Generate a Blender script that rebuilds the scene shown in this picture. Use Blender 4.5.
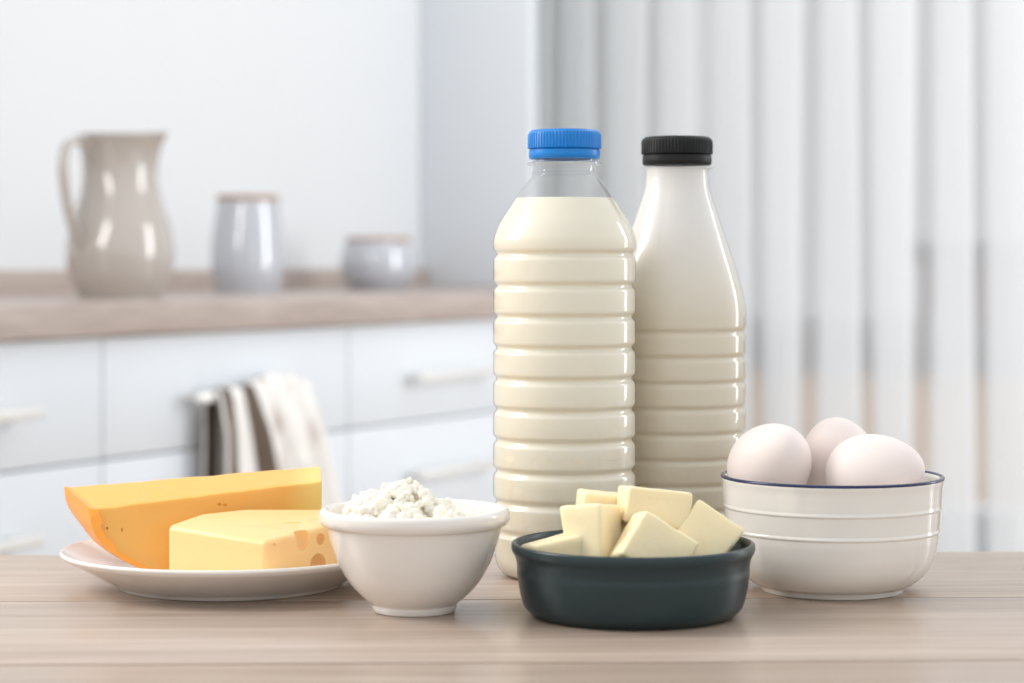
import bpy, bmesh, math, random
from mathutils import Vector, Matrix, noise as mnoise
sc = bpy.context.scene
for o in list(bpy.data.objects):
    bpy.data.objects.remove(o)
COL = sc.collection
PI = math.pi
random.seed(4)

# ------------------------------------------------------------------ camera, world, lights
FPX, YH, CZ, TZ = 2200.0, 262.0, 0.924, 0.75      # focal length in px, horizon row, camera and table heights
cd = bpy.data.cameras.new('camera')
cam = bpy.data.objects.new('camera', cd); COL.objects.link(cam)
cam.location = (0, 0, CZ); cam.rotation_euler = (PI/2, 0, 0)
cd.sensor_width = 36.0; cd.lens = FPX/1024*36.0
cd.shift_y = -(341.5-YH)/1024.0
cd.clip_start = 0.02
cd.dof.use_dof = True; cd.dof.focus_distance = 1.16; cd.dof.aperture_fstop = 7.2
sc.camera = cam

w = bpy.data.worlds.new('overcast_sky'); sc.world = w; w.use_nodes = True
bg = w.node_tree.nodes['Background']
bg.inputs[0].default_value = (0.94, 0.97, 1.0, 1); bg.inputs[1].default_value = 0.88

def area(name, loc, target, sx, sy, power, col=(1, 1, 1)):
    l = bpy.data.lights.new(name, 'AREA'); l.shape = 'RECTANGLE'; l.size = sx; l.size_y = sy
    l.energy = power; l.color = col
    o = bpy.data.objects.new(name, l); COL.objects.link(o); o.location = loc
    o.rotation_euler = (Vector(target)-Vector(loc)).to_track_quat('-Z', 'Y').to_euler()
    return o
area('softbox_left', (-1.25, 1.30, 1.60), (0.03, 1.18, 0.86), 0.6, 0.9, 15, (1.0, 0.965, 0.92))
area('curtain_fill', (0.75, 2.9, 2.62), (0.9, 3.4, 0.0), 1.2, 1.2, 8, (1, 0.98, 0.95))  # unseen fill light added to brighten the curtain and kitchen
area('window_daylight', (2.3, 2.35, 1.45), (0.2, 4.3, 1.05), 0.75, 1.6, 26, (0.97, 0.985, 1.0))

vs = sc.view_settings
vs.view_transform = 'Standard'; vs.look = 'None'; vs.gamma = 1.0; vs.exposure = 0.27
vs.use_curve_mapping = False
try:
    sc.cycles.transparent_max_bounces = 24
except Exception:
    pass

# ------------------------------------------------------------------ materials
def srgb(r, g, b):
    def f(c):
        c /= 255.0
        return c/12.92 if c <= 0.04045 else ((c+0.055)/1.055)**2.4
    return (f(r), f(g), f(b), 1.0)

def mat(name, col, rough=0.5, metallic=0.0, sss=0.0, sss_r=(1, .8, .5), sss_s=0.005, coat=0.0, spec=0.5,
        var=0.0, vscale=8.0, bump=0.0, bscale=60.0, trans=0.0):
    m = bpy.data.materials.new(name); m.use_nodes = True
    nt = m.node_tree; b = nt.nodes['Principled BSDF']
    b.inputs['Base Color'].default_value = col
    b.inputs['Roughness'].default_value = rough; b.inputs['Metallic'].default_value = metallic
    b.inputs['Specular IOR Level'].default_value = spec
    if coat: b.inputs['Coat Weight'].default_value = coat; b.inputs['Coat Roughness'].default_value = 0.08
    if sss:
        b.inputs['Subsurface Weight'].default_value = sss
        b.inputs['Subsurface Radius'].default_value = sss_r
        b.inputs['Subsurface Scale'].default_value = sss_s
    tc = nt.nodes.new('ShaderNodeTexCoord')
    if var:
        n = nt.nodes.new('ShaderNodeTexNoise'); n.inputs['Scale'].default_value = vscale; n.inputs['Detail'].default_value = 4
        nt.links.new(tc.outputs['Object'], n.inputs['Vector'])
        mx = nt.nodes.new('ShaderNodeMix'); mx.data_type = 'RGBA'
        mx.inputs[6].default_value = tuple(c*(1-var) for c in col[:3])+(1,)
        mx.inputs[7].default_value = tuple(min(1, c*(1+var)) for c in col[:3])+(1,)
        nt.links.new(n.outputs['Fac'], mx.inputs[0]); nt.links.new(mx.outputs[2], b.inputs['Base Color'])
    if bump:
        n2 = nt.nodes.new('ShaderNodeTexNoise'); n2.inputs['Scale'].default_value = bscale; n2.inputs['Detail'].default_value = 5
        nt.links.new(tc.outputs['Object'], n2.inputs['Vector'])
        bp = nt.nodes.new('ShaderNodeBump'); bp.inputs['Strength'].default_value = bump; bp.inputs['Distance'].default_value = 0.002
        nt.links.new(n2.outputs['Fac'], bp.inputs['Height']); nt.links.new(bp.outputs['Normal'], b.inputs['Normal'])
    return m

def wood_mat(name, c1, c2, c3, rough=0.42, stretch=(1.2, 22, 22), coat=0.0):
    m = bpy.data.materials.new(name); m.use_nodes = True
    nt = m.node_tree; b = nt.nodes['Principled BSDF']; L = nt.links.new
    tc = nt.nodes.new('ShaderNodeTexCoord'); oi = nt.nodes.new('ShaderNodeObjectInfo')
    ad = nt.nodes.new('ShaderNodeVectorMath'); ad.operation = 'ADD'
    sc_ = nt.nodes.new('ShaderNodeVectorMath'); sc_.operation = 'SCALE'; sc_.inputs['Scale'].default_value = 37.0
    cb = nt.nodes.new('ShaderNodeCombineXYZ')
    for k in range(3): L(oi.outputs['Random'], cb.inputs[k])
    L(cb.outputs[0], sc_.inputs[0]); L(tc.outputs['Object'], ad.inputs[0]); L(sc_.outputs[0], ad.inputs[1])
    mp = nt.nodes.new('ShaderNodeMapping'); mp.inputs['Scale'].default_value = stretch
    L(ad.outputs[0], mp.inputs['Vector'])
    n1 = nt.nodes.new('ShaderNodeTexNoise'); n1.inputs['Scale'].default_value = 2.2; n1.inputs['Detail'].default_value = 8
    n1.inputs['Roughness'].default_value = 0.62; n1.inputs['Distortion'].default_value = 0.8
    L(mp.outputs[0], n1.inputs['Vector'])
    mp2 = nt.nodes.new('ShaderNodeMapping'); mp2.inputs['Scale'].default_value = (stretch[0]*3, stretch[1]*9, stretch[2]*9)
    L(ad.outputs[0], mp2.inputs['Vector'])
    n2 = nt.nodes.new('ShaderNodeTexNoise'); n2.inputs['Scale'].default_value = 3.0; n2.inputs['Detail'].default_value = 6
    L(mp2.outputs[0], n2.inputs['Vector'])
    mixf = nt.nodes.new('ShaderNodeMix'); mixf.inputs[0].default_value = 0.38
    L(n1.outputs['Fac'], mixf.inputs[2]); L(n2.outputs['Fac'], mixf.inputs[3])
    cr = nt.nodes.new('ShaderNodeValToRGB')
    e = cr.color_ramp.elements
    e[0].position = 0.32; e[0].color = c1; e[1].position = 0.68; e[1].color = c3
    k = e.new(0.5); k.color = c2
    L(mixf.outputs[0], cr.inputs[0]); L(cr.outputs[0], b.inputs['Base Color'])
    b.inputs['Roughness'].default_value = rough
    if coat: b.inputs['Coat Weight'].default_value = coat; b.inputs['Coat Roughness'].default_value = 0.18
    bp = nt.nodes.new('ShaderNodeBump'); bp.inputs['Strength'].default_value = 0.12; bp.inputs['Distance'].default_value = 0.001
    L(mixf.outputs[0], bp.inputs['Height']); L(bp.outputs['Normal'], b.inputs['Normal'])
    return m

def thin_plastic(name, tint=(0.985, 0.985, 0.985, 1), haze=0.0, rough=0.04, ior=1.5):
    m = bpy.data.materials.new(name); m.use_nodes = True
    nt = m.node_tree; L = nt.links.new
    nt.nodes.remove(nt.nodes['Principled BSDF']); out = nt.nodes['Material Output']
    t = nt.nodes.new('ShaderNodeBsdfTransparent'); t.inputs[0].default_value = tint
    g = nt.nodes.new('ShaderNodeBsdfGlossy'); g.inputs['Roughness'].default_value = rough
    f = nt.nodes.new('ShaderNodeFresnel')
    ge = nt.nodes.new('ShaderNodeNewGeometry'); io = nt.nodes.new('ShaderNodeMix')   # same sheet from both sides
    io.inputs[2].default_value = ior; io.inputs[3].default_value = 1/ior
    L(ge.outputs['Backfacing'], io.inputs[0]); L(io.outputs[0], f.inputs['IOR'])
    base = t
    if haze:
        d = nt.nodes.new('ShaderNodeBsdfDiffuse'); d.inputs[0].default_value = (0.9, 0.9, 0.9, 1)
        h = nt.nodes.new('ShaderNodeMixShader'); h.inputs[0].default_value = haze
        L(t.outputs[0], h.inputs[1]); L(d.outputs[0], h.inputs[2]); base = h
    mx = nt.nodes.new('ShaderNodeMixShader')
    L(f.outputs[0], mx.inputs[0]); L(base.outputs[0], mx.inputs[1]); L(g.outputs[0], mx.inputs[2])
    L(mx.outputs[0], out.inputs['Surface'])
    return m

def sheer_fabric(name, clear=0.46):
    m = bpy.data.materials.new(name); m.use_nodes = True
    nt = m.node_tree; L = nt.links.new
    nt.nodes.remove(nt.nodes['Principled BSDF']); out = nt.nodes['Material Output']
    t = nt.nodes.new('ShaderNodeBsdfTransparent')
    d = nt.nodes.new('ShaderNodeBsdfDiffuse'); d.inputs[0].default_value = (0.95, 0.96, 0.97, 1)
    tr = nt.nodes.new('ShaderNodeBsdfTranslucent'); tr.inputs[0].default_value = (0.95, 0.96, 0.97, 1)
    a = nt.nodes.new('ShaderNodeMixShader'); a.inputs[0].default_value = 0.5
    L(d.outputs[0], a.inputs[1]); L(tr.outputs[0], a.inputs[2])
    mx = nt.nodes.new('ShaderNodeMixShader'); mx.inputs[0].default_value = clear
    L(a.outputs[0], mx.inputs[1]); L(t.outputs[0], mx.inputs[2]); L(mx.outputs[0], out.inputs['Surface'])
    return m

M = {}
M['table'] = wood_mat('table_wood', srgb(156, 136, 120), srgb(179, 159, 143), srgb(198, 180, 165), 0.40, stretch=(1.4, 38, 38), coat=0.25)
M['counter'] = wood_mat('counter_wood', srgb(158, 143, 134), srgb(178, 163, 154), srgb(192, 178, 170), 0.4, stretch=(2, 14, 14))
M['lidwood'] = wood_mat('lid_wood', srgb(150, 112, 80), srgb(172, 134, 98), srgb(188, 150, 116), 0.5, stretch=(6, 40, 40))
M['wall'] = mat('wall_paint', srgb(225, 227, 229), 0.35, var=0.01, vscale=1.5)
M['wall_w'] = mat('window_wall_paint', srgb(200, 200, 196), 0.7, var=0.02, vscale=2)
M['floor'] = wood_mat('floor_wood', srgb(150, 130, 112), srgb(168, 148, 130), srgb(184, 166, 148), 0.5)
M['front'] = mat('cabinet_front', srgb(222, 227, 232), 0.5, var=0.008, vscale=2)
M['carcass'] = mat('cabinet_carcass', srgb(205, 206, 206), 0.5)
M['plinth'] = mat('cabinet_plinth', srgb(150, 150, 150), 0.5)
M['chrome'] = mat('brushed_steel', srgb(236, 235, 232), 0.42, metallic=0.6, bump=0.02, bscale=200)
M['porcelain'] = mat('white_porcelain', srgb(240, 236, 230), 0.12, coat=0.5, var=0.006, vscale=20)
M['bowlwhite'] = mat('cream_stoneware', srgb(236, 231, 224), 0.18, coat=0.4, var=0.008, vscale=20)
M['eggbowl'] = mat('ribbed_porcelain', srgb(240, 236, 229), 0.14, coat=0.5, var=0.006, vscale=20)
M['navy'] = mat('navy_glaze', srgb(32, 44, 86), 0.2, var=0.15, vscale=60)
M['green'] = mat('dark_green_glaze', srgb(30, 50, 54), 0.32, var=0.10, vscale=30, bump=0.03, bscale=150)
M['egg'] = mat('eggshell', srgb(243, 230, 225), 0.55, sss=0.15, sss_s=0.004, var=0.012, vscale=30, bump=0.04, bscale=500)
M['milk'] = mat('milk', srgb(247, 238, 217), 0.35, sss=0.35, sss_r=(1, .9, .7), sss_s=0.008, var=0.006, vscale=10)
M['milk2'] = mat('milk_pale', srgb(240, 233, 219), 0.35, sss=0.3, sss_r=(1, .9, .7), sss_s=0.008, var=0.006, vscale=10)
nt = M['milk2'].node_tree; b_ = nt.nodes['Principled BSDF']     # thin whitish film in the shoulder, denser milk below
tc_ = nt.nodes.new('ShaderNodeTexCoord'); sp_ = nt.nodes.new('ShaderNodeSeparateXYZ'); mr_ = nt.nodes.new('ShaderNodeMapRange')
mr_.inputs[1].default_value = 0.140; mr_.inputs[2].default_value = 0.195
mx_ = nt.nodes.new('ShaderNodeMix'); mx_.data_type = 'RGBA'
mx_.inputs[6].default_value = srgb(222, 211, 187); mx_.inputs[7].default_value = srgb(232, 228, 222)
nt.links.new(tc_.outputs['Object'], sp_.inputs[0]); nt.links.new(sp_.outputs[2], mr_.inputs[0])
nt.links.new(mr_.outputs[0], mx_.inputs[0]); nt.links.new(mx_.outputs[2], b_.inputs['Base Color'])
M['pet'] = thin_plastic('clear_plastic', (0.95, 0.955, 0.96, 1), ior=1.68)
M['pet2'] = thin_plastic('frosted_plastic', haze=0.10, rough=0.06)
M['blue'] = mat('blue_plastic', srgb(0, 126, 208), 0.35, sss=0.1, sss_s=0.001, var=0.02, vscale=30)
M['black'] = mat('black_plastic', srgb(17, 17, 18), 0.5, spec=0.35, var=0.1, vscale=30)
M['butter'] = mat('butter', srgb(255, 234, 193), 0.42, sss=0.35, sss_r=(1, .75, .35), sss_s=0.006, var=0.03, vscale=60, bump=0.12, bscale=170)
M['gouda'] = mat('gouda_paste', srgb(236, 181, 90), 0.42, sss=0.35, sss_r=(1, .6, .2), sss_s=0.006, var=0.05, vscale=14, bump=0.06, bscale=160)
nt = M['gouda'].node_tree; b_ = nt.nodes['Principled BSDF']     # paler, younger paste towards the tip
tc_ = nt.nodes.new('ShaderNodeTexCoord'); sp_ = nt.nodes.new('ShaderNodeSeparateXYZ'); mr_ = nt.nodes.new('ShaderNodeMapRange')
mr_.inputs[1].default_value = 0.026; mr_.inputs[2].default_value = 0.042
mx_ = nt.nodes.new('ShaderNodeMix'); mx_.data_type = 'RGBA'; mx_.inputs[7].default_value = srgb(238, 208, 122)
nt.links.new(b_.inputs['Base Color'].links[0].from_socket, mx_.inputs[6])
nt.links.new(tc_.outputs['Object'], sp_.inputs[0]); nt.links.new(sp_.outputs[0], mr_.inputs[0])
nt.links.new(mr_.outputs[0], mx_.inputs[0]); nt.links.new(mx_.outputs[2], b_.inputs['Base Color'])
M['rind'] = mat('orange_wax_rind', srgb(245, 160, 55), 0.35, coat=0.2, var=0.08, vscale=30, bump=0.06, bscale=90)
M['maas'] = mat('pale_cheese', srgb(250, 205, 142), 0.4, sss=0.35, sss_r=(1, .7, .3), sss_s=0.006, var=0.025, vscale=18, bump=0.05, bscale=160)
M['curd'] = mat('curd', srgb(255, 247, 230), 0.45, sss=0.25, sss_r=(1, .85, .6), sss_s=0.003, var=0.015, vscale=100)
M['jug'] = mat('taupe_glaze', srgb(178, 169, 161), 0.14, coat=1.0, spec=0.8, var=0.02, vscale=20)
M['jar'] = mat('pale_grey_glaze', srgb(184, 187, 194), 0.12, coat=1.0, spec=1.0, var=0.03, vscale=25)
M['sheer'] = sheer_fabric('sheer_curtain_fabric')
M['frame'] = mat('window_frame_white', srgb(225, 226, 226), 0.4)
M['pane'] = thin_plastic('window_glass')
M['brick'] = mat('tan_render', srgb(176, 134, 82), 0.9, var=0.12, vscale=0.6, bump=0.1, bscale=3)
M['brown'] = mat('brown_render', srgb(112, 78, 70), 0.9, var=0.12, vscale=0.6)
M['grey'] = mat('grey_render', srgb(176, 178, 180), 0.9, var=0.05, vscale=0.3)
M['roofdark'] = mat('dark_roof_cap', srgb(62, 52, 46), 0.8)
M['dglass'] = mat('dark_window_glass', srgb(70, 80, 88), 0.1)

# towel: cream weave with a faint taupe print and two dark brown stripes
def towel_mat():
    m = bpy.data.materials.new('printed_towel'); m.use_nodes = True
    nt = m.node_tree; b = nt.nodes['Principled BSDF']; L = nt.links.new
    uv = nt.nodes.new('ShaderNodeUVMap'); sx = nt.nodes.new('ShaderNodeSeparateXYZ'); L(uv.outputs[0], sx.inputs[0])
    vo = nt.nodes.new('ShaderNodeTexVoronoi'); vo.inputs['Scale'].default_value = 9
    L(uv.outputs[0], vo.inputs['Vector'])
    cr = nt.nodes.new('ShaderNodeValToRGB'); e = cr.color_ramp.elements
    e[0].position = 0.12; e[0].color = srgb(184, 170, 160); e[1].position = 0.42; e[1].color = srgb(238, 235, 231)
    L(vo.outputs['Distance'], cr.inputs[0])
    r2 = nt.nodes.new('ShaderNodeValToRGB'); r2.color_ramp.interpolation = 'CONSTANT'
    e = r2.color_ramp.elements; e[0].position = 0; e[0].color = (0, 0, 0, 1); e[1].position = 0.02; e[1].color = (1, 1, 1, 1)
    for p, v in ((0.13, 0), (0.25, 1), (0.38, 0)):
        k = e.new(p); k.color = (v, v, v, 1)
    L(sx.outputs[0], r2.inputs[0])
    mx = nt.nodes.new('ShaderNodeMix'); mx.data_type = 'RGBA'
    L(r2.outputs[0], mx.inputs[0]); L(cr.outputs[0], mx.inputs[6]); mx.inputs[7].default_value = srgb(98, 84, 72)
    L(mx.outputs[2], b.inputs['Base Color']); b.inputs['Roughness'].default_value = 0.9
    return m
M['towel'] = towel_mat()

# ------------------------------------------------------------------ helpers
def X(px, d): return (px-512.0)/FPX*d
def Zt(py, d): return CZ-(py-YH)*d/FPX          # world height of a pixel row at distance d

def finish(me, smooth=True, angle=35):
    if smooth:
        for p in me.polygons: p.use_smooth = True
        me.set_sharp_from_angle(angle=math.radians(angle))

def mk(name, bm, m, parent=None, loc=(0, 0, 0), rot=(0, 0, 0), smooth=True, angle=35, recalc=True):
    if recalc: bmesh.ops.recalc_face_normals(bm, faces=bm.faces)
    me = bpy.data.meshes.new(name); bm.to_mesh(me); bm.free()
    finish(me, smooth, angle); me.materials.append(m)
    return link(name, me, parent, loc, rot)

def link(name, me, parent=None, loc=(0, 0, 0), rot=(0, 0, 0)):
    o = bpy.data.objects.new(name, me); COL.objects.link(o)
    o.location = loc; o.rotation_euler = rot
    if parent: o.parent = parent
    return o

def empty(name, loc=(0, 0, 0), rz=0.0):
    o = bpy.data.objects.new(name, None); COL.objects.link(o)
    o.location = loc; o.rotation_euler = (0, 0, rz); o.empty_display_size = 0.05
    return o

def tag(o, label, cat, group=None, kind=None):
    o['label'] = label; o['category'] = cat
    if group: o['group'] = group
    if kind: o['kind'] = kind
    return o

def struct(o, label=None):
    o['kind'] = 'structure'
    if label: o['label'] = label
    return o

def rp(pts, n=6):
    """polyline of (r, z[, fillet]) -> rounded polyline"""
    out = []
    for i, p in enumerate(pts):
        f = p[2] if len(p) > 2 else 0
        P = Vector(p[:2])
        if f == 0 or i == 0 or i == len(pts)-1:
            out.append(P); continue
        A = Vector(pts[i-1][:2]); B = Vector(pts[i+1][:2])
        a = (A-P); b = (B-P); la, lb = a.length, b.length
        f = min(f, la*0.49, lb*0.49)
        a = P+a.normalized()*f; b = P+b.normalized()*f
        for k in range(n+1):
            t = k/n
            out.append(a*(1-t)**2+P*2*t*(1-t)+b*t*t)
    return [(v.x, v.y) for v in out]

def spline(pts, n=6):
    """Catmull-Rom through (r,z) points"""
    P = [Vector(p) for p in pts]; out = []
    for i in range(len(P)-1):
        p0 = P[max(i-1, 0)]; p1 = P[i]; p2 = P[i+1]; p3 = P[min(i+2, len(P)-1)]
        for k in range(n):
            t = k/n
            out.append(0.5*((2*p1)+(p2-p0)*t+(2*p0-5*p1+4*p2-p3)*t*t+(3*p1-p0-3*p2+p3)*t**3))
    out.append(P[-1])
    return [tuple(v) for v in out]

def lathe(bm, prof, segs=96, mod=None):
    rings = []
    for j, (r, z) in enumerate(prof):
        if r < 1e-6:
            rings.append([bm.verts.new((0, 0, z))])
        else:
            row = []
            for i in range(segs):
                a = 2*PI*i/segs
                rr = r+(mod(j, i) if mod else 0)
                row.append(bm.verts.new((rr*math.cos(a), rr*math.sin(a), z)))
            rings.append(row)
    for A, B in zip(rings, rings[1:]):
        if len(A) == 1 and len(B) == 1: continue
        for i in range(segs):
            k = (i+1) % segs
            if len(A) == 1: bm.faces.new((A[0], B[i], B[k]))
            elif len(B) == 1: bm.faces.new((A[i], A[k], B[0]))
            else: bm.faces.new((A[i], A[k], B[k], B[i]))
    return bm

def box(bm, x0, x1, y0, y1, z0, z1, bev=0.0, seg=2):
    r = bmesh.ops.create_cube(bm, size=1.0)
    vs_ = r['verts']
    for v in vs_:
        v.co = Vector(((x0+x1)/2+v.co.x*(x1-x0), (y0+y1)/2+v.co.y*(y1-y0), (z0+z1)/2+v.co.z*(z1-z0)))
    if bev:
        es_ = list({e for v in vs_ for e in v.link_edges})
        bmesh.ops.bevel(bm, geom=es_, offset=bev, segments=seg, profile=0.5, affect='EDGES')
    return bm

def boxo(name, m, dims, parent=None, loc=(0, 0, 0), rz=0, bev=0.0, seg=2):
    bm = bmesh.new(); box(bm, *dims, bev=bev, seg=seg)
    return mk(name, bm, m, parent, loc, (0, 0, rz))

def tube(bm, pts, rad, segs=10, flat=1.0):
    """tube along points; rad may be list; flat = ratio of thickness across the second axis"""
    P = [Vector(p) for p in pts]; rings = []
    up = Vector((0, 0, 1)); N0 = None
    for i, p in enumerate(P):
        t = (P[min(i+1, len(P)-1)]-P[max(i-1, 0)]).normalized()
        if N0 is None:
            N0 = t.cross(up if abs(t.z) < 0.9 else Vector((0, 1, 0))).normalized()
        N = (N0-t*N0.dot(t)).normalized(); N0 = N; B = t.cross(N)
        r = rad[i] if isinstance(rad, (list, tuple)) else rad
        rings.append([bm.verts.new(p+N*math.cos(2*PI*k/segs)*r+B*math.sin(2*PI*k/segs)*r*flat) for k in range(segs)])
    for A, B in zip(rings, rings[1:]):
        for k in range(segs):
            bm.faces.new((A[k], A[(k+1) % segs], B[(k+1) % segs], B[k]))
    bm.faces.new(rings[0][::-1]); bm.faces.new(rings[-1])
    return bm

# kitchen frame: es runs along the worktop, en points into the kitchen wall
KA = math.atan2(2200.0, 1173.0)
es = Vector((math.cos(KA), math.sin(KA), 0)); en = Vector((-math.sin(KA), math.cos(KA), 0))
def K(s, n, z=0.0): return es*s+en*n+Vector((0, 0, z))
NF, NW, SC = 1.649, 2.27, 4.32           # worktop front, kitchen wall, corner with the window wall
CT = 0.874                               # worktop height
WA = KA-PI/2                             # window wall direction
ew = Vector((math.cos(WA), math.sin(WA), 0)); eo = Vector((-math.sin(WA), math.cos(WA), 0))
CORNER = K(SC, NW)
def W(s, o, z=0.0): return CORNER+ew*s+eo*o+Vector((0, 0, z))
def px_on_wall(px, off):
    """distance along the window wall, at offset off, of a pixel column"""
    u = (px-512.0)/FPX; C = CORNER+eo*off
    return (u*C.y-C.x)/(ew.x-u*ew.y)

# ------------------------------------------------------------------ room shell
struct(boxo('floor', M['floor'], (-1.5, SC+0.15, -2.2, NW+0.15, -0.1, 0), rz=KA))
struct(boxo('wall_left', M['wall'], (-1.5, SC+0.15, NW, NW+0.15, 0, 2.7), rz=KA))
# window wall with a tall opening
S0, S1, ZB, ZTOP = px_on_wall(655, 0), 2.6, 0.12, 2.45
bm = bmesh.new()
box(bm, -0.15, S0, 0, 0.2, 0, 2.7); box(bm, S1, 4.4, 0, 0.2, 0, 2.7)
box(bm, S0, S1, 0, 0.2, 0, ZB); box(bm, S0, S1, 0, 0.2, ZTOP, 2.7)
struct(mk('wall_right', bm, M['wall_w'], None, CORNER, (0, 0, WA), smooth=False))
win = struct(empty('window_1', W(0, 0.12), WA))
mids = [S0, (S0*0.5+S1*0.5), S1]
bm = bmesh.new()
box(bm, S0, S1, -0.03, 0.03, ZB, ZB+0.07, 0.004); box(bm, S0, S1, -0.03, 0.03, ZTOP-0.07, ZTOP, 0.004)
box(bm, S0, S0+0.06, -0.03, 0.03, ZB, ZTOP, 0.004); box(bm, S1-0.06, S1, -0.03, 0.03, ZB, ZTOP, 0.004)
mk('window_frame', bm, M['frame'], win)
boxo('mullion', M['frame'], (mids[1]-0.04, mids[1]+0.04, -0.03, 0.03, ZB+0.07, ZTOP-0.07), win, bev=0.004)
for a, b in ((S0+0.06, mids[1]-0.04), (mids[1]+0.04, S1-0.06)):
    bm = bmesh.new(); vv = [bm.verts.new(c) for c in ((a, 0, ZB+0.07), (b, 0, ZB+0.07), (b, 0, ZTOP-0.07), (a, 0, ZTOP-0.07))]
    bm.faces.new(vv); mk('pane', bm, M['pane'], win, smooth=False)
# slim white panel standing at the end of the worktop
struct(boxo('trim_1', M['front'], (3.86, 3.900, NW-0.25, NW-0.001, CT+0.0005, 2.7), rz=KA, bev=0.002), 'tall slim white end panel standing on the worktop')

# buildings outside the window
bz = CZ-78*16/FPX
b1 = empty('apartment_building', (3.2, 17.5, -6), WA)
boxo('wall', M['brick'], (-9, 9, -1.5, 4, 0, bz+6-0.25), b1)
boxo('roof_cap', M['roofdark'], (-9.1, 9.1, -1.6, 4.1, bz+6-0.25, bz+6), b1)
for i in range(8):
    for j in range(2):
        f = boxo('window', M['frame'], (-8+i*2.1, -7.1+i*2.1, -1.55, -1.5, 1.2+j*2.6, 2.6+j*2.6), b1)
        boxo('pane', M['dglass'], (-7.94+i*2.1, -7.16+i*2.1, -1.56, -1.551, 1.26+j*2.6, 2.54+j*2.6), f)
tag(b1, 'low tan building with a dark roof line seen through the curtain', 'building')
b2 = empty('townhouse', (5.9, 24, -6), WA)
boxo('wall', M['brown'], (-1.5, 4, 0, 4, 0, 6.9), b2)
boxo('roof', M['roofdark'], (-1.6, 4.1, -0.1, 4.1, 6.9, 7.15), b2)
tag(b2, 'taller brown house behind the tan building, through the curtain gap', 'building')

b3 = empty('grey_backdrop_block', (9.5, 34, -6), WA)  # invented block covering the bright sky so the curtain gaps turn grey
boxo('wall', M['grey'], (-16, 10, 0, 6, 0, 17), b3)
boxo('roof', M['roofdark'], (-16.1, 10.1, -0.1, 6.1, 17, 17.3), b3)
tag(b3, 'tall pale grey block added far behind the others to dim the curtain gaps', 'building')

# sheer curtain with deep omega pleats
OFF = -0.13
g0 = px_on_wall(870, OFF); g1 = px_on_wall(985, OFF); half = (g1-g0)/2; per = 2*half
bm = bmesh.new()
zs = [0.012, 0.5, 1.0, 1.5, 2.0, 2.62]
smin = px_on_wall(543, OFF); smax = 1.75
# one pleat, gap to gap (in units of the pleat width): a recessed strip, returns folded behind, a broad front face
PLEAT = [(0.0, .034), (.13, .030), (.30, .016), (.50, .004), (.36, -.006), (.19, -.012), (.15, -.022), (.26, -.030), (.50, -.034), (.74, -.030), (.85, -.022), (.81, -.012), (.64, -.006), (.50, .006), (.70, .016), (.87, .030)]
pk = math.ceil((g0-smin)/half)
base = []
for q in range(-pk, int((smax-g0)/half)+1):
    wob = random.Random(q+50); a = wob.uniform(.85, 1.15); b = wob.uniform(-.03, .03)
    for (x, y) in PLEAT:
        base.append((g0+half*(q+x+(b if 0.05 < x < 0.95 else 0)), OFF+y*a))
line = [p for p in spline(base, 4) if p[0] > smin]
rows = [[bm.verts.new((x+0.004*math.sin(z*2.3+x*31), y+0.005*math.sin(z*3+x*23), z)) for z in zs] for x, y in line]
for A, B in zip(rows, rows[1:]):
    for k in range(len(zs)-1): bm.faces.new((A[k], B[k], B[k+1], A[k+1]))
cur = mk('curtain', bm, M['sheer'], None, CORNER, (0, 0, WA), angle=180)
tag(cur, 'sheer white pleated curtain hanging in front of the tall window', 'curtain')
rail = boxo('curtain_rail', M['frame'], (0.02, 2.9, OFF-0.05, OFF+0.129, 2.622, 2.66), None, CORNER, WA, bev=0.004)
tag(rail, 'white curtain rail above the sheer curtain', 'curtain rail')

# ------------------------------------------------------------------ kitchen units
wt = empty('worktop', (0, 0, 0), KA)
boxo('slab', M['counter'], (0.985, 3.93, NF, NW-0.02, CT-0.038, CT), wt, bev=0.002)
boxo('upstand', M['counter'], (0.985, 3.858, NW-0.02, NW-0.001, CT-0.038, 0.911), wt, bev=0.0015)
tag(wt, 'grey-brown wood worktop with a low upstand against the white wall', 'worktop')
UW = 0.547; U0 = 2.083
NFR = NF+0.014       # drawer front plane
def handle_mesh():
    bm = bmesh.new()
    box(bm, -0.126, 0.126, -0.036, -0.026, -0.0065, 0.0065, 0.002)
    for s in (-1, 1): box(bm, s*0.105-0.005, s*0.105+0.005, -0.027, 0.002, -0.005, 0.005, 0.001)
    bmesh.ops.recalc_face_normals(bm, faces=bm.faces)
    me = bpy.data.meshes.new('handle'); bm.to_mesh(me); bm.free(); finish(me); me.materials.append(M['chrome'])
    return me
HM = handle_mesh()
cab_lab = {-2: 'white base cabinet at the far left end of the worktop',
           -1: 'white drawer cabinet under the jug, cut by the left edge of the photo',
           0: 'white drawer cabinet with a printed towel hung on its handle',
           1: 'white drawer cabinet between the towel and the milk bottles',
           2: 'white drawer cabinet hidden behind the milk bottles'}
for k in range(-2, 3):
    a = U0+k*UW
    c = empty('base_cabinet', K(a, NFR+0.02), KA)
    boxo('body', M['carcass'], (0.0005, UW-0.0005, 0, NW-NFR-0.03, 0.1, CT-0.0385), c)
    boxo('plinth', M['plinth'], (0.0005, UW-0.0005, 0.04, 0.06, 0, 0.1), c)
    for z0, z1, hz in ((0.6890, 0.8340, 0.7545), (0.5300, 0.6865, 0.611), (0.105, 0.5275, 0.42)):
        d = boxo('drawer', M['front'], (0.0013, UW-0.0013, -0.02, -0.001, z0, z1), c, bev=0.0015)
        h = link('handle', HM, d, (UW/2, -0.02, hz))
        h['label'] = 'brushed steel bar handle'
    tag(c, cab_lab[k], 'cabinet', 'white drawer cabinets under the worktop')
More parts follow.
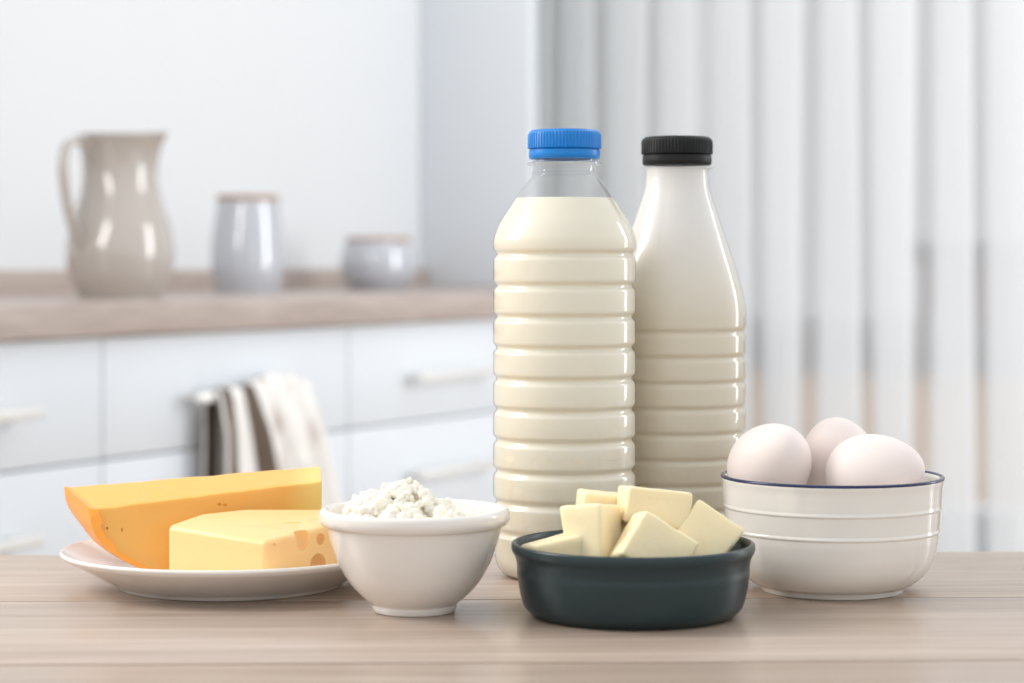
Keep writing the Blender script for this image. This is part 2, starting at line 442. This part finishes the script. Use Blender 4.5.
boxe = boxo('filler_panel', M['front'], (U0+3*UW+0.001, 3.92, NFR, NW-0.03, 0.0, CT-0.0385), None, (0, 0, 0), KA, bev=0.001)
tag(boxe, 'white filler panel closing the far end of the cabinet row', 'panel')

# towel over the handle of the middle cabinet
hc = K(U0+UW/2, NFR-0.031, 0.7545)
bm = bmesh.new(); uvl = bm.loops.layers.uv.new('UVMap')
NU, NV = 44, 40
grid = []
for i in range(NU+1):
    u = i/NU
    row = []
    for j in range(NV+1):
        v = j/NV
        L_ = 0.56; l = v*L_; back = 0.17; r = 0.0115
        sx = -0.095+0.205*u
        if l < back:                       # back flap, behind the bar
            yy, zz = r+0.002, -(back-l)
        elif l < back+PI*r:
            a = (l-back)/r; yy, zz = r*math.cos(a), r*math.sin(a)
        else:
            yy, zz = -r, -(l-back-PI*r)
        drop = max(0, -zz)
        fan = 1+0.10*drop/0.3
        amp = 0.006*min(1, drop/0.05)*(1 if yy < 0 else 0.12)
        fold = amp*(1+math.sin(u*2*PI*3.3+0.7))
        yy2 = yy-(fold if yy < 0 else -0.0)
        puff = 0.014*math.sin(PI*max(0, (u-0.35)/0.65))*math.exp(-drop/0.03)
        shift = (0.02+0.34*min(1, max(0, (u-0.08)/0.25)))*drop*(1 if yy < 0 else 0.3)
        row.append((bm.verts.new((sx*fan+shift, yy2-puff*0.2, zz+puff)), (u, v)))
    grid.append(row)
for i in range(NU):
    for j in range(NV):
        q = [grid[i][j], grid[i+1][j], grid[i+1][j+1], grid[i][j+1]]
        f = bm.faces.new([x[0] for x in q])
        for lp, x in zip(f.loops, q): lp[uvl].uv = x[1]
tw = mk('kitchen_towel', bm, M['towel'], None, hc, (0, 0, KA), angle=180)
so = tw.modifiers.new('thickness', 'SOLIDIFY'); so.thickness = 0.0015; so.offset = 0
tag(tw, 'cream printed kitchen towel with dark brown stripes hanging over a drawer handle', 'towel')

# ------------------------------------------------------------------ jug and jars on the worktop
def on_top(px, t): return Vector((X(px, t), t, CT))
JD = 2.97; js = FPX/JD
jug = empty('jug', on_top(120, JD))
outer = [(0, 0), (.050, 0), (.0545, .003), (.0615, .016), (.0690, .034), (.0725, .055), (.0722, .074), (.0680, .098),
         (.0605, .122), (.0535, .146), (.0508, .166), (.0517, .186), (.0545, .206), (.0585, .2185)]
prof = spline(outer, 5)+spline([(.0600, .2195), (.0590, .2212), (.0560, .2200)], 3)+spline([(.0510, .206), (.0462, .186), (.0452, .166), (.0490, .146), (.057, .122), (.0645, .098), (.0685, .07), (.066, .034), (.05, .008), (0, .006)], 4)
bm = bmesh.new(); lathe(bm, prof, 96)
sd = math.radians(-20)                     # spout direction
for v in bm.verts:
    if v.co.z > 0.17:
        f = ((v.co.z-0.17)/0.05)**1.6; r = math.hypot(v.co.x, v.co.y)
        a = math.atan2(v.co.y, v.co.x)-sd; k = max(0, math.cos(a))**10
        v.co.x += math.cos(sd)*k*f*0.010; v.co.y += math.sin(sd)*k*f*0.010; v.co.z += k*f*0.003
mk('jug_body', bm, M['jug'], jug, angle=60)
hd = math.radians(180+56)
def hp(r, z): return (math.cos(hd)*r, math.sin(hd)*r, z)
hpts = spline([hp(.046, .180), hp(.062, .203), hp(.082, .210), hp(.099, .202), hp(.105, .176), hp(.100, .137), hp(.088, .098), hp(.066, .062)], 6)
bm = bmesh.new(); tube(bm, hpts, [.0085]*len(hpts), 14, 0.6)
mk('handle', bm, M['jug'], jug, angle=60)
tag(jug, 'tall taupe glazed jug with a looped handle on the worktop', 'jug')

def jar(px, d, prof_o, lid_r, top, label):
    o = empty('storage_jar', on_top(px, d))
    p = spline(prof_o, 6); rt, zt = p[-1]
    inner = [(rt-0.0015, zt+.0012), (rt-.004, zt), (rt-.005, zt-.02), (prof_o[2][0]-.006, .03), (prof_o[1][0]-.008, .007), (0, .006)]
    bm = bmesh.new(); lathe(bm, p+inner, 80); mk('jar_body', bm, M['jar'], o, angle=50)
    bm = bmesh.new(); lathe(bm, rp([(0, zt+.0015), (lid_r, zt+.0015, .001), (lid_r, zt+.0085, .002), (0, zt+.0085)]), 64)
    mk('lid', bm, M['lidwood'], o)
    return tag(o, label, 'jar', 'glazed storage jars with wooden lids')
k = 1/620.0
jar(248, 3.55, [(0, 0), (29*k, 0), (32*k, 3*k), (36.2*k, 18*k), (37*k, 34*k), (35.8*k, 56*k), (33*k, 78*k), (31*k, 92*k)], 31.5*k, 0, 'taller grey glazed storage jar with a wooden lid')
k = 1/560.0
jar(378.5, 3.93, [(0, 0), (26*k, 0), (30*k, 3*k), (36.5*k, 13*k), (38.5*k, 25*k), (37*k, 37*k), (33.5*k, 48*k)], 32.5*k, 0, 'short rounded grey storage jar with a wooden lid')

# ------------------------------------------------------------------ table
TR = 0.028
tb = empty('table', (0, 1.3145, 0), TR)
PWD = 0.1795
me = None
for i in range(5):
    bm = bmesh.new(); box(bm, -0.9, 0.9, -PWD+0.0026, -0.0002, TZ-0.028, TZ, 0.0010, 2)
    if me is None:
        o = mk('plank', bm, M['table'], tb, (0, 0, 0)); me = o.data
    else:
        bm.free(); link('plank', me, tb, (0, -PWD*i, 0))
boxo('subtop', M['table'], (-0.895, 0.895, -PWD*5+0.005, -0.005, TZ-0.040, TZ-0.0282), tb)
for sx in (-1, 1):
    boxo('apron', M['table'], (sx*0.82-0.012, sx*0.82+0.012, -PWD*5+0.1, -0.1, TZ-0.12, TZ-0.0402), tb)
for y in (-0.07, -PWD*5+0.07):
    boxo('apron', M['table'], (-0.78, 0.78, y-0.012, y+0.012, TZ-0.12, TZ-0.0402), tb)
    for sx in (-1, 1):
        boxo('leg', M['table'], (sx*0.82-0.035, sx*0.82+0.035, y-0.035, y+0.035, 0, TZ-0.0402), tb, bev=0.003)
tag(tb, 'light brown wooden plank table under the dairy food', 'table')
def T(px, d, z=0.0): return Vector((X(px, d), d, TZ+z))

# ------------------------------------------------------------------ bottles
def cap(parent, z0, r, h, m, nr, bh):
    """screw cap: ribbed crown above a tamper band; z0 is the band's lower edge"""
    segs = nr*4
    pr = [(r-.0008, z0+bh+.0003), (r, z0+bh+.0007), (r, z0+h-.0030), (r-.0004, z0+h-.0014), (r-.0018, z0+h-.0002), (r-.004, z0+h), (0, z0+h)]
    def mod(j, i): return (0.00032 if (i % 4) in (0, 1) else -0.00018) if j in (1, 2) else 0
    bm = bmesh.new(); lathe(bm, pr, segs, mod)
    c = mk('cap', bm, m, parent, angle=25)
    bm = bmesh.new()
    lathe(bm, [(r-.004, z0), (r-.0012, z0), (r-.0005, z0+.0005), (r-.0003, z0+bh*.5), (r-.0004, z0+bh-.0004), (r-.0012, z0+bh), (r-.0013, z0+bh+.0006), (r-.004, z0+bh+.0006)], 96)
    mk('tamper_band', bm, m, c, angle=50)

# bottle with the blue cap: ringed clear body
D1 = 1.222; k1 = FPX/D1
def h1(py): return (TZ and (CZ-TZ))-(py-YH)/k1
b1_ = empty('milk_bottle', T(564.5, D1))
def body1(ins):
    R = 71.5/k1
    p = [(0, .004+ins), (20/k1, .003+ins), (52/k1, .0+ins*1.0, .003), (60/k1, 0.0+ins, .004), (69/k1, .0065+ins, .006), (71/k1, h1(535), .002)]
    gs = [530.5, 500, 469.5, 439, 408.5, 378, 347.3, 316.5, 285.5, 254.3]
    for g in gs:
        p += [(R, h1(g+4.6), .0019), (68.3/k1, h1(g+1.3), .0010), (68.3/k1, h1(g-1.3), .0010), (R, h1(g-4.6), .0019)]
    p += [(R+.0003, h1(240), .008), (66.5/k1, h1(224), .008), (52/k1, h1(201), .006)]
    return [(a[0]-(ins if a[0] > 0.001 else 0),)+tuple(a[1:]) for a in p]
shell = body1(0)+[(33.5/k1, h1(177), .002), (31.5/k1, h1(174.5), .001), (33.4/k1, h1(173), .0004), (31.3/k1, h1(171.8), .0004), (31.3/k1, h1(165.5), .0006), (37.2/k1, h1(165), .0003), (37.2/k1, h1(163), .0003), (31.3/k1, h1(162), .0006), (31.3/k1, h1(134))]
bm = bmesh.new(); lathe(bm, rp(shell, 5), 128); mk('bottle_shell', bm, M['pet'], b1_, angle=70)
ml = [q for q in body1(.0007)]
ml[-1] = (49.4/k1-.0007, h1(198.2), .0005)
bm = bmesh.new(); lathe(bm, rp(ml, 5)+[(49.4/k1-.003, h1(198.4)), (0, h1(198.4))], 128); mk('milk', bm, M['milk'], b1_, angle=50)
cap(b1_, h1(159.3), 36.3/k1, (159.3-130)/k1, M['blue'], 68, 9.5/k1)
tag(b1_, 'clear ringed plastic bottle of milk with a blue screw cap', 'milk bottle')

# bottle with the black cap: tapered shoulder, fine rings
D2 = 1.277; k2 = FPX/D2
def h2(py): return (CZ-TZ)-(py-YH)/k2
b2_ = empty('milk_bottle', T(677, D2))
def body2(ins):
    R = 69/k2
    p = [(0, .004+ins), (20/k2, .003+ins), (56/k2, .0+ins, .004), (67/k2, .007+ins, .006)]
    for g in [531, 506, 481, 456, 431, 406, 381, 356, 331]:
        p += [(R, h2(g+4), .0015), (67.2/k2, h2(g+.9), .0007), (67.2/k2, h2(g-.9), .0007), (R, h2(g-4), .0015)]
    p += [(R+.0002, h2(309), .008), (65.8/k2, h2(289), .006), (58.5/k2, h2(265), .006), (42.8/k2, h2(219), .006), (32.8/k2, h2(189), .006), (31.5/k2, h2(178), .002)]
    return [(a[0]-(ins if a[0] > 0.001 else 0),)+tuple(a[1:]) for a in p]
sh = body2(0)+[(31.5/k2, h2(170), .0006), (36.2/k2, h2(168.6), .0003), (36.2/k2, h2(167), .0003), (31.5/k2, h2(166.4), .0005), (31.5/k2, h2(141))]
bm = bmesh.new(); lathe(bm, rp(sh, 5), 128); mk('bottle_shell', bm, M['pet2'], b2_, angle=70)
bm = bmesh.new(); lathe(bm, rp(body2(.0009)+[(31.5/k2-.0009, h2(168)), (0, h2(168))], 5), 128); mk('milk', bm, M['milk2'], b2_, angle=50)
cap(b2_, h2(165.3), 35.2/k2, (165.3-137)/k2, M['black'], 66, 10/k2)
tag(b2_, 'smooth-shouldered milk bottle with a black screw cap, behind the other bottle', 'milk bottle')

# ------------------------------------------------------------------ bowls and plate
PC = T(231, 1.186)
bm = bmesh.new()
lathe(bm, rp([(0, .003), (.054, .003, .001), (.0565, .0, .001), (.060, .0, .0015), (.0618, .0022, .002), (.078, .0110, .008), (.0890, .0168, .002), (.0911, .0190, .0016), (.0900, .0206, .0012), (.0876, .0190, .002), (.076, .0130, .006), (.060, .0070, .006), (0, .0064)], 6), 144)
plate = mk('plate', bm, M['porcelain'], None, PC, angle=60)
tag(plate, 'round white plate carrying the two cheeses', 'plate')

BC = T(414.5, 1.097)
bm = bmesh.new()
lathe(bm, rp([(0, .0025), (.0170, .0025, .0008), (.0182, 0, .0008), (.0202, 0, .001), (.0212, .0025, .001), (.0213, .0040, .0012), (.0262, .0078, .004), (.0330, .0150, .010), (.0390, .0262, .012), (.0428, .0388, .006), (.0438, .0428, .0006),
              (.0462, .0434, .0016), (.0479, .0462, .0022), (.0476, .0502, .0022), (.0452, .0518, .002), (.0428, .0506, .0016), (.0412, .044, .004), (.0365, .0265, .012), (.030, .0150, .010), (.018, .0065, .006), (0, .0055)], 6), 144)
cb = mk('bowl', bm, M['bowlwhite'], None, BC, angle=60)
tag(cb, 'small cream white footed bowl with a thick rolled rim, holding cottage cheese', 'bowl')

GC = T(633, 1.086)
bm = bmesh.new()
lathe(bm, rp([(0, .002), (.044, .002, .001), (.0455, 0, .001), (.0485, 0, .002), (.0540, .0040, .005), (.0562, .0125, .008), (.0574, .0215, .0022), (.0572, .0245, .002), (.0582, .0292, .002), (.0602, .0322, .0015), (.0600, .0358, .0018),
              (.0580, .0362, .0012), (.0564, .0335, .003), (.0545, .0240, .006), (.0528, .0105, .006), (.047, .0048, .005), (0, .004)], 6), 144)
gb = mk('bowl', bm, M['green'], None, GC, angle=60)
tag(gb, 'shallow dark green ceramic dish filled with butter cubes', 'bowl')

EC = T(832, 1.168)
eb = empty('bowl', EC)
bm = bmesh.new()
lathe(bm, rp([(0, .003), (.034, .003, .001), (.0352, 0, .0008), (.0375, 0, .0008), (.0384, .0030, .001), (.0425, .0042, .004), (.0500, .0105, .008), (.0540, .0190, .008), (.0558, .0285, .004), (.0560, .0318, .0008), (.0566, .0325, .0006), (.0566, .0333, .0006), (.0563, .0340, .0008),
              (.0570, .0432, .002), (.0571, .0440, .0006), (.0576, .0446, .0006), (.0576, .0454, .0006), (.0574, .0462, .0008), (.0580, .0560, .003), (.0586, .0588, .0012), (.0586, .0600, .0006),
              (.0572, .0604, .0006), (.0562, .0590, .001), (.0552, .046, .006), (.0535, .030, .008), (.0485, .0145, .008), (.037, .0068, .006), (0, .006)], 5), 144)
mk('bowl_body', bm, M['eggbowl'], eb, angle=60)
bm = bmesh.new()
lathe(bm, [(.0570, .06055), (.0574, .0611), (.0582, .0612), (.0588, .0607), (.0589, .0599), (.0587, .0597), (.0584, .0603), (.0574, .0604), (.0570, .06055)], 144)
mk('rim_band', bm, M['navy'], eb, angle=80)['label'] = 'thin navy blue painted rim'
tag(eb, 'white porcelain bowl with raised bands and a navy rim, holding eggs', 'bowl')

# ------------------------------------------------------------------ eggs
def egg_mesh(Lh=.0285, R=.0222):
    prof = []
    n = 40
    for i in range(n+1):
        t = PI*i/n
        z = -math.cos(t)*Lh
        r = R*math.sin(t)*(1+0.16*math.cos(t))*0.995
        prof.append((max(r, 0) if 0 < i < n else 0, z))
    bm = bmesh.new(); lathe(bm, prof, 64)
    bmesh.ops.recalc_face_normals(bm, faces=bm.faces)
    me = bpy.data.meshes.new('egg'); bm.to_mesh(me); bm.free(); finish(me, angle=180); me.materials.append(M['egg'])
    return me
EM = egg_mesh()
def egg(px, py, d, rot, sc_, label):
    o = link('egg', EM, None, (X(px, d), d, Zt(py, d)), tuple(math.radians(a) for a in rot)); o.scale = (sc_,)*3
    return tag(o, label, 'egg', 'white eggs in the bowl')
egg(771.5, 463.5, 1.170, (62, 0, 18), .97, 'white egg on the left in the bowl, nearest the black-capped bottle')
egg(875.5, 473, 1.153, (80, 0, 60), .93, 'white egg lying at the front right of the bowl')
egg(839, 463.5, 1.196, (35, 0, -20), 1.00, 'white egg at the back of the bowl, partly hidden by the other two')

# ------------------------------------------------------------------ cottage cheese
def curds():
    rnd = random.Random(11)
    bm = bmesh.new()
    base = bmesh.new(); bmesh.ops.create_icosphere(base, subdivisions=2, radius=1.0)
    bv = [v.co.copy() for v in base.verts]; bf = [[v.index for v in f.verts] for f in base.faces]; base.free()
    def top(x, y):
        r = math.hypot(x/1.05, y)
        hgt = .0425+.0205*math.exp(-((x+.005)/.0215)**2-(y/.023)**2)+.003*math.exp(-((x+.024)/.010)**2-(y/.02)**2)
        hgt += .0045*mnoise.noise(Vector((x*110, y*110, 3.1)))
        return hgt
    def blob(p, s):
        off = Vector((rnd.random()*50, rnd.random()*50, rnd.random()*50))
        sq = Vector((rnd.uniform(.75, 1.25), rnd.uniform(.75, 1.25), rnd.uniform(.7, 1.1)))
        rot = Matrix.Rotation(rnd.random()*6, 3, Vector((rnd.random()-.5, rnd.random()-.5, rnd.random()-.5)).normalized())
        vv = []
        for c in bv:
            q = c*(1+0.42*mnoise.noise(c*1.5+off)+0.16*mnoise.noise(c*4+off))
            q = rot @ Vector((q.x*sq.x, q.y*sq.y, q.z*sq.z))
            vv.append(bm.verts.new(p+q*s))
        for f in bf: bm.faces.new([vv[i] for i in f])
    def drop(x, y, lift, s_):
        if math.hypot(x, y) > .0385: return
        blob(Vector((x, y, top(x, y)+lift)), s_*(0.7 if math.hypot(x, y) > .034 else 1))
    for _ in range(300):
        drop(rnd.uniform(-.04, .04), rnd.uniform(-.04, .04), -rnd.random()*.003, rnd.choice((.0010, .0015, .0020, .0026)))
    for _ in range(80):                       # clumps of curd
        a, rr = rnd.random()*2*PI, .034*math.sqrt(rnd.random()); cx, cy = rr*math.cos(a), rr*math.sin(a)
        big = rnd.uniform(.0030, .0056); lift = rnd.uniform(-.0025, .0012)
        drop(cx, cy, lift, big)
        for _ in range(9):
            an = rnd.random()*2*PI; dd = big*rnd.uniform(.5, 1.1)
            drop(cx+math.cos(an)*dd, cy+math.sin(an)*dd, lift+rnd.uniform(-.4, .7)*big, rnd.uniform(.0012, .0028))
    # base mass below the loose curds
    N = 40
    g = {}
    for i in range(N+1):
        for j in range(64):
            r = .0395*i/N; a = 2*PI*j/64
            x, y = r*math.cos(a), r*math.sin(a)
            g[i, j] = bm.verts.new((x, y, top(x, y)-.0035 - (.002 if i == N else 0)))
    for i in range(N):
        for j in range(64):
            try: bm.faces.new((g[i, j], g[i, (j+1) % 64], g[i+1, (j+1) % 64], g[i+1, j]))
            except ValueError: pass
    return bm
bm = curds()
cc_ = mk('cottage_cheese', bm, M['curd'], None, BC, angle=60)
tag(cc_, 'heap of crumbly white cottage cheese curds filling the small bowl', 'cottage cheese', kind='stuff')

# ------------------------------------------------------------------ butter
def butter(px, py, d, size, rot, label, seed=0, taper=0.0):
    bm = bmesh.new(); rnd = random.Random(seed)
    bmesh.ops.create_cube(bm, size=1.0)
    for v in bm.verts:
        f = 1-taper*(v.co.z+.5)
        v.co = Vector((v.co.x*size[0]*f, v.co.y*size[1]*f, v.co.z*size[2]))+Vector([rnd.uniform(-.0010, .0010) for _ in range(3)])
    bmesh.ops.bevel(bm, geom=list(bm.edges), offset=.0018, segments=3, profile=0.5, affect='EDGES')
    bmesh.ops.subdivide_edges(bm, edges=[e for e in bm.edges if e.calc_length() > .008], cuts=5, use_grid_fill=True)
    off = Vector((seed*7.3, 1.1*seed, 0))
    for v in bm.verts:
        v.co += v.co.normalized()*(.0007*mnoise.noise(v.co*110+off)+.0003*mnoise.noise(v.co*320+off))
    o = mk('butter_cube', bm, M['butter'], None, (X(px, d), d, Zt(py, d)), tuple(math.radians(a) for a in rot), angle=50)
    return tag(o, label, 'butter', 'butter cubes in the dark green dish')
butter(653, 508, 1.094, (.032, .022, .0185), (-4, 9, 12), 'topmost butter piece, lying flat across the others', 1)
butter(593, 536, 1.080, (.022, .024, .030), (-6, -8, -32), 'large butter cube on the left of the pile with an upright edge', 2)
butter(655, 551, 1.066, (.032, .018, .026), (-16, 34, 8), 'butter cube at the front with one corner pointing up', 3)
butter(701, 545, 1.092, (.026, .022, .033), (-22, 34, -12), 'butter cube leaning at the right side of the dish', 4)
butter(556, 551, 1.078, (.028, .024, .013), (-4, -12, 22), 'low flat butter piece at the left edge of the dish', 5)
butter(601, 518, 1.112, (.024, .022, .026), (0, 5, 10), 'butter cube at the back left, behind the large cube', 6)

# ------------------------------------------------------------------ cheeses
def poly(name, verts, faces, m, bev, parent=None, cuts=0, amp=0.0, seed=0, midx=None, mats=None):
    bm = bmesh.new(); V = [bm.verts.new(v) for v in verts]
    for k_, f in enumerate(faces):
        ff = bm.faces.new([V[i] for i in f])
        if midx: ff.material_index = midx[k_]
    bmesh.ops.recalc_face_normals(bm, faces=bm.faces)
    if bev: bmesh.ops.bevel(bm, geom=list(bm.edges), offset=bev, segments=3, profile=0.5, affect='EDGES')
    return bm

def carve(o, spheres):
    """scoop round holes out of a cheese with real cuts"""
    for (c, r, sq) in spheres:
        bm = bmesh.new(); bmesh.ops.create_icosphere(bm, subdivisions=4, radius=r)
        for v in bm.verts: v.co = Vector((v.co.x*sq[0], v.co.y*sq[1], v.co.z*sq[2]))+Vector(c)
        me = bpy.data.meshes.new('cut'); bm.to_mesh(me); bm.free()
        co = bpy.data.objects.new('cut', me); COL.objects.link(co); co.location = (o.parent or o).location
        md = o.modifiers.new('b', 'BOOLEAN'); md.operation = 'DIFFERENCE'; md.object = co; md.solver = 'EXACT'
        dg = bpy.context.evaluated_depsgraph_get()
        bpy.context.view_layer.update()
        nm = bpy.data.meshes.new_from_object(o.evaluated_get(bpy.context.evaluated_depsgraph_get()))
        o.modifiers.clear(); old = o.data; o.data = nm
        bpy.data.objects.remove(co); bpy.data.meshes.remove(me)
    nm.name = o.name; finish(nm, True, 30)

def P(px, py, d): return Vector((X(px, d), d, Zt(py, d)))
def hit(px, py, a, b, c, push=0.0):
    n_ = (b-a).cross(c-a).normalized(); o_ = Vector((0, 0, CZ)); d_ = P(px, py, 1.0)-o_
    t_ = (a-o_).dot(n_)/d_.dot(n_); return o_+d_*(t_+push)
PZ = TZ+.0072
# wedge with the waxed rind at the back of the plate: lofted sections along its length
gd = empty('cheese_wedge', (PC.x, PC.y, PZ))
BL, FL = P(67, 487, 1.214), P(93, 509.5, 1.176)
BR, FR = P(321, 466, 1.250), P(322, 481, 1.218)
def gp(t, v, w_):
    """t along length, v down, w_ 0 back .. 1 front"""
    topb, topf = BL.lerp(BR, t), FL.lerp(FR, t)
    p = topb.lerp(topf, w_)
    zb = PZ+.0006+(0.010 if w_ < .5 else 0.0)*(1-w_*2)*(1 if w_ < .5 else 0)
    zb = max(zb, PZ+.0006)
    # the left end is rounded: shift right on the way down
    sh = 0.036*(v**2.6)*(1-t)**3.0
    # cheek of the rind: bulge outward in the middle of the height
    q = Vector((p.x+sh, p.y-0.004*v*w_*(1-0.6*t)+0.0*v, p.z+(zb-p.z)*v))
    return q
NT, NVv, NW_ = 30, 16, 8
bm = bmesh.new(); cache = {}
def gv(t, v, w_):
    key = (t, v, w_)
    if key not in cache:
        p = gp(t/NT, v/NVv, w_/NW_)
        p += Vector((0, 0, 1))*0.0006*mnoise.noise(p*120)+Vector((0, 1, 0))*0.0007*mnoise.noise(p*90+Vector((5, 0, 0)))
        cache[key] = bm.verts.new(p-gd.location)
    return cache[key]
def quad(a, b, c, d, mi=0):
    f = bm.faces.new((a, b, c, d)); f.material_index = mi
for t in range(NT):
    for w_ in range(NW_):
        quad(gv(t, 0, w_), gv(t+1, 0, w_), gv(t+1, 0, w_+1), gv(t, 0, w_+1))
        quad(gv(t, NVv, w_), gv(t+1, NVv, w_), gv(t+1, NVv, w_+1), gv(t, NVv, w_+1))
    for v in range(NVv):
        quad(gv(t, v, 0), gv(t+1, v, 0), gv(t+1, v+1, 0), gv(t, v+1, 0))
        quad(gv(t, v, NW_), gv(t+1, v, NW_), gv(t+1, v+1, NW_), gv(t, v+1, NW_))
for v in range(NVv):
    for w_ in range(NW_):
        quad(gv(NT, v, w_), gv(NT, v, w_+1), gv(NT, v+1, w_+1), gv(NT, v+1, w_))
        quad(gv(0, v, w_), gv(0, v, w_+1), gv(0, v+1, w_+1), gv(0, v+1, w_))
bmesh.ops.recalc_face_normals(bm, faces=bm.faces)
sharp = [e for e in bm.edges if len(e.link_faces) == 2 and e.calc_face_angle(0) > 0.9]
bmesh.ops.bevel(bm, geom=sharp, offset=.0010, segments=2, profile=0.5, affect='EDGES')
paste = mk('cheese_paste', bm, M['gouda'], gd, angle=45)
ga, gb_, gc_ = gp(.1, .25, 1), gp(.95, .25, 1), gp(.5, .7, 1)
hp_ = lambda px, py, r, t, sq=(1, 1, 1): (hit(px, py, ga, gb_, gc_)-gd.location, r, sq)
carve(paste, [hp_(219.5, 504.5, .0011, 1.2015, (1.2, 1, .8)), hp_(225, 505, .0009, 1.2025, (1.2, 1, .7)), hp_(162, 499, .0010, 1.188, (1, 1, .8)), hp_(107, 528.5, .0008, 1.1775), hp_(122, 530, .0008, 1.180, (.6, 1, 1.6))])
# rind: a skin wrapped over the left end, a little proud
bm = bmesh.new(); R1, R2 = {}, {}
for v in range(NVv+1):
    for w_ in range(NW_+1):
        p = gp(0, v/NVv, w_/NW_); 
        out = Vector((-0.8, -0.25, -0.55 if v > 6 else -0.1)).normalized()
        edge = 0.0 if w_ < NW_ else 0.0
        R1[v, w_] = bm.verts.new(p+out*.0014+Vector((0, 0, .0006 if v == 0 else 0))+Vector((0, 0, 0.0004*mnoise.noise(p*200)))-gd.location)
        R2[v, w_] = bm.verts.new(p+Vector((.0016, 0, 0))-gd.location+(Vector((.0012+.0035*max(0, mnoise.noise(Vector((v*.55, 2.2, 0)))+.25), -.0013, 0)) if w_ == NW_ else Vector((0, 0, 0))))
for v in range(NVv):
    for w_ in range(NW_):
        bm.faces.new((R1[v, w_], R1[v, w_+1], R1[v+1, w_+1], R1[v+1, w_]))
        bm.faces.new((R2[v, w_], R2[v+1, w_], R2[v+1, w_+1], R2[v, w_+1]))
for v in range(NVv):
    for w_ in (0, NW_): bm.faces.new((R1[v, w_], R1[v+1, w_], R2[v+1, w_], R2[v, w_]))
for w_ in range(NW_):
    for v in (0, NVv): bm.faces.new((R1[v, w_], R1[v, w_+1], R2[v, w_+1], R2[v, w_]))
rd = mk('rind', bm, M['rind'], gd, angle=50); rd['label'] = 'orange waxed rind'
tag(gd, 'long orange-yellow cheese wedge with waxed rind at the back of the plate', 'cheese')

# pale block with holes at the front of the plate
A = P(167, 525, 1.160); B = P(266, 541.5, 1.119); C = P(343, 521, 1.160); D = P(338, 509, 1.198); E = P(245, 508, 1.196); F = P(200, 513.5, 1.186)
tops = [A, B, C, D, E, F]
fl = PZ+.0005
bot = [Vector((p.x, p.y, fl)) for p in tops]
def plate_z(r_):
    pr = [(0, .0066), (.058, .0078), (.068, .0106), (.076, .0136), (.0876, .0195), (.2, .021)]
    for (a, za), (b, zb) in zip(pr, pr[1:]):
        if r_ <= b: return TZ+za+(zb-za)*(r_-a)/(b-a)
for q in bot: q.z = plate_z(math.hypot(q.x-PC.x, q.y-PC.y))+.0006
cen = Vector((X(255, 1.16), 1.16, fl))
NB = len(tops)
bm = bmesh.new()
tv = [bm.verts.new(p-cen) for p in tops]; bv_ = [bm.verts.new(p-cen) for p in bot]
bm.faces.new(tv); bm.faces.new(bv_[::-1])
for i in range(NB): bm.faces.new((tv[i], bv_[i], bv_[(i+1) % NB], tv[(i+1) % NB]))
bmesh.ops.recalc_face_normals(bm, faces=bm.faces)
bmesh.ops.bevel(bm, geom=list(bm.edges), offset=.0032, segments=5, profile=0.5, affect='EDGES')
mb = mk('cheese_block', bm, M['maas'], None, cen, angle=40)
rel = lambda px, py, push, r, sq=(1, 1, 1): (hit(px, py, B, C, bot[1], push)-cen, r, sq)
relt = lambda px, py, push, r, sq=(1, 1, 1): (hit(px, py, B, C, E, push)-cen, r, sq)
carve(mb, [rel(302, 537, .001, .0049, (1.0, 1, 1.5)), rel(320, 539, .0006, .0030), rel(317, 564, .001, .0056, (1.05, 1, 1.0)), rel(274.5, 545, 0, .0009), relt(291, 523, 0, .0028, (2.2, 1, .28)), relt(268, 525, 0, .0020, (2.2, 1, .25)), relt(318, 519, 0, .0026, (1.6, 1, .3))])
tag(mb, 'pale yellow cheese block with round holes at the front of the plate', 'cheese')
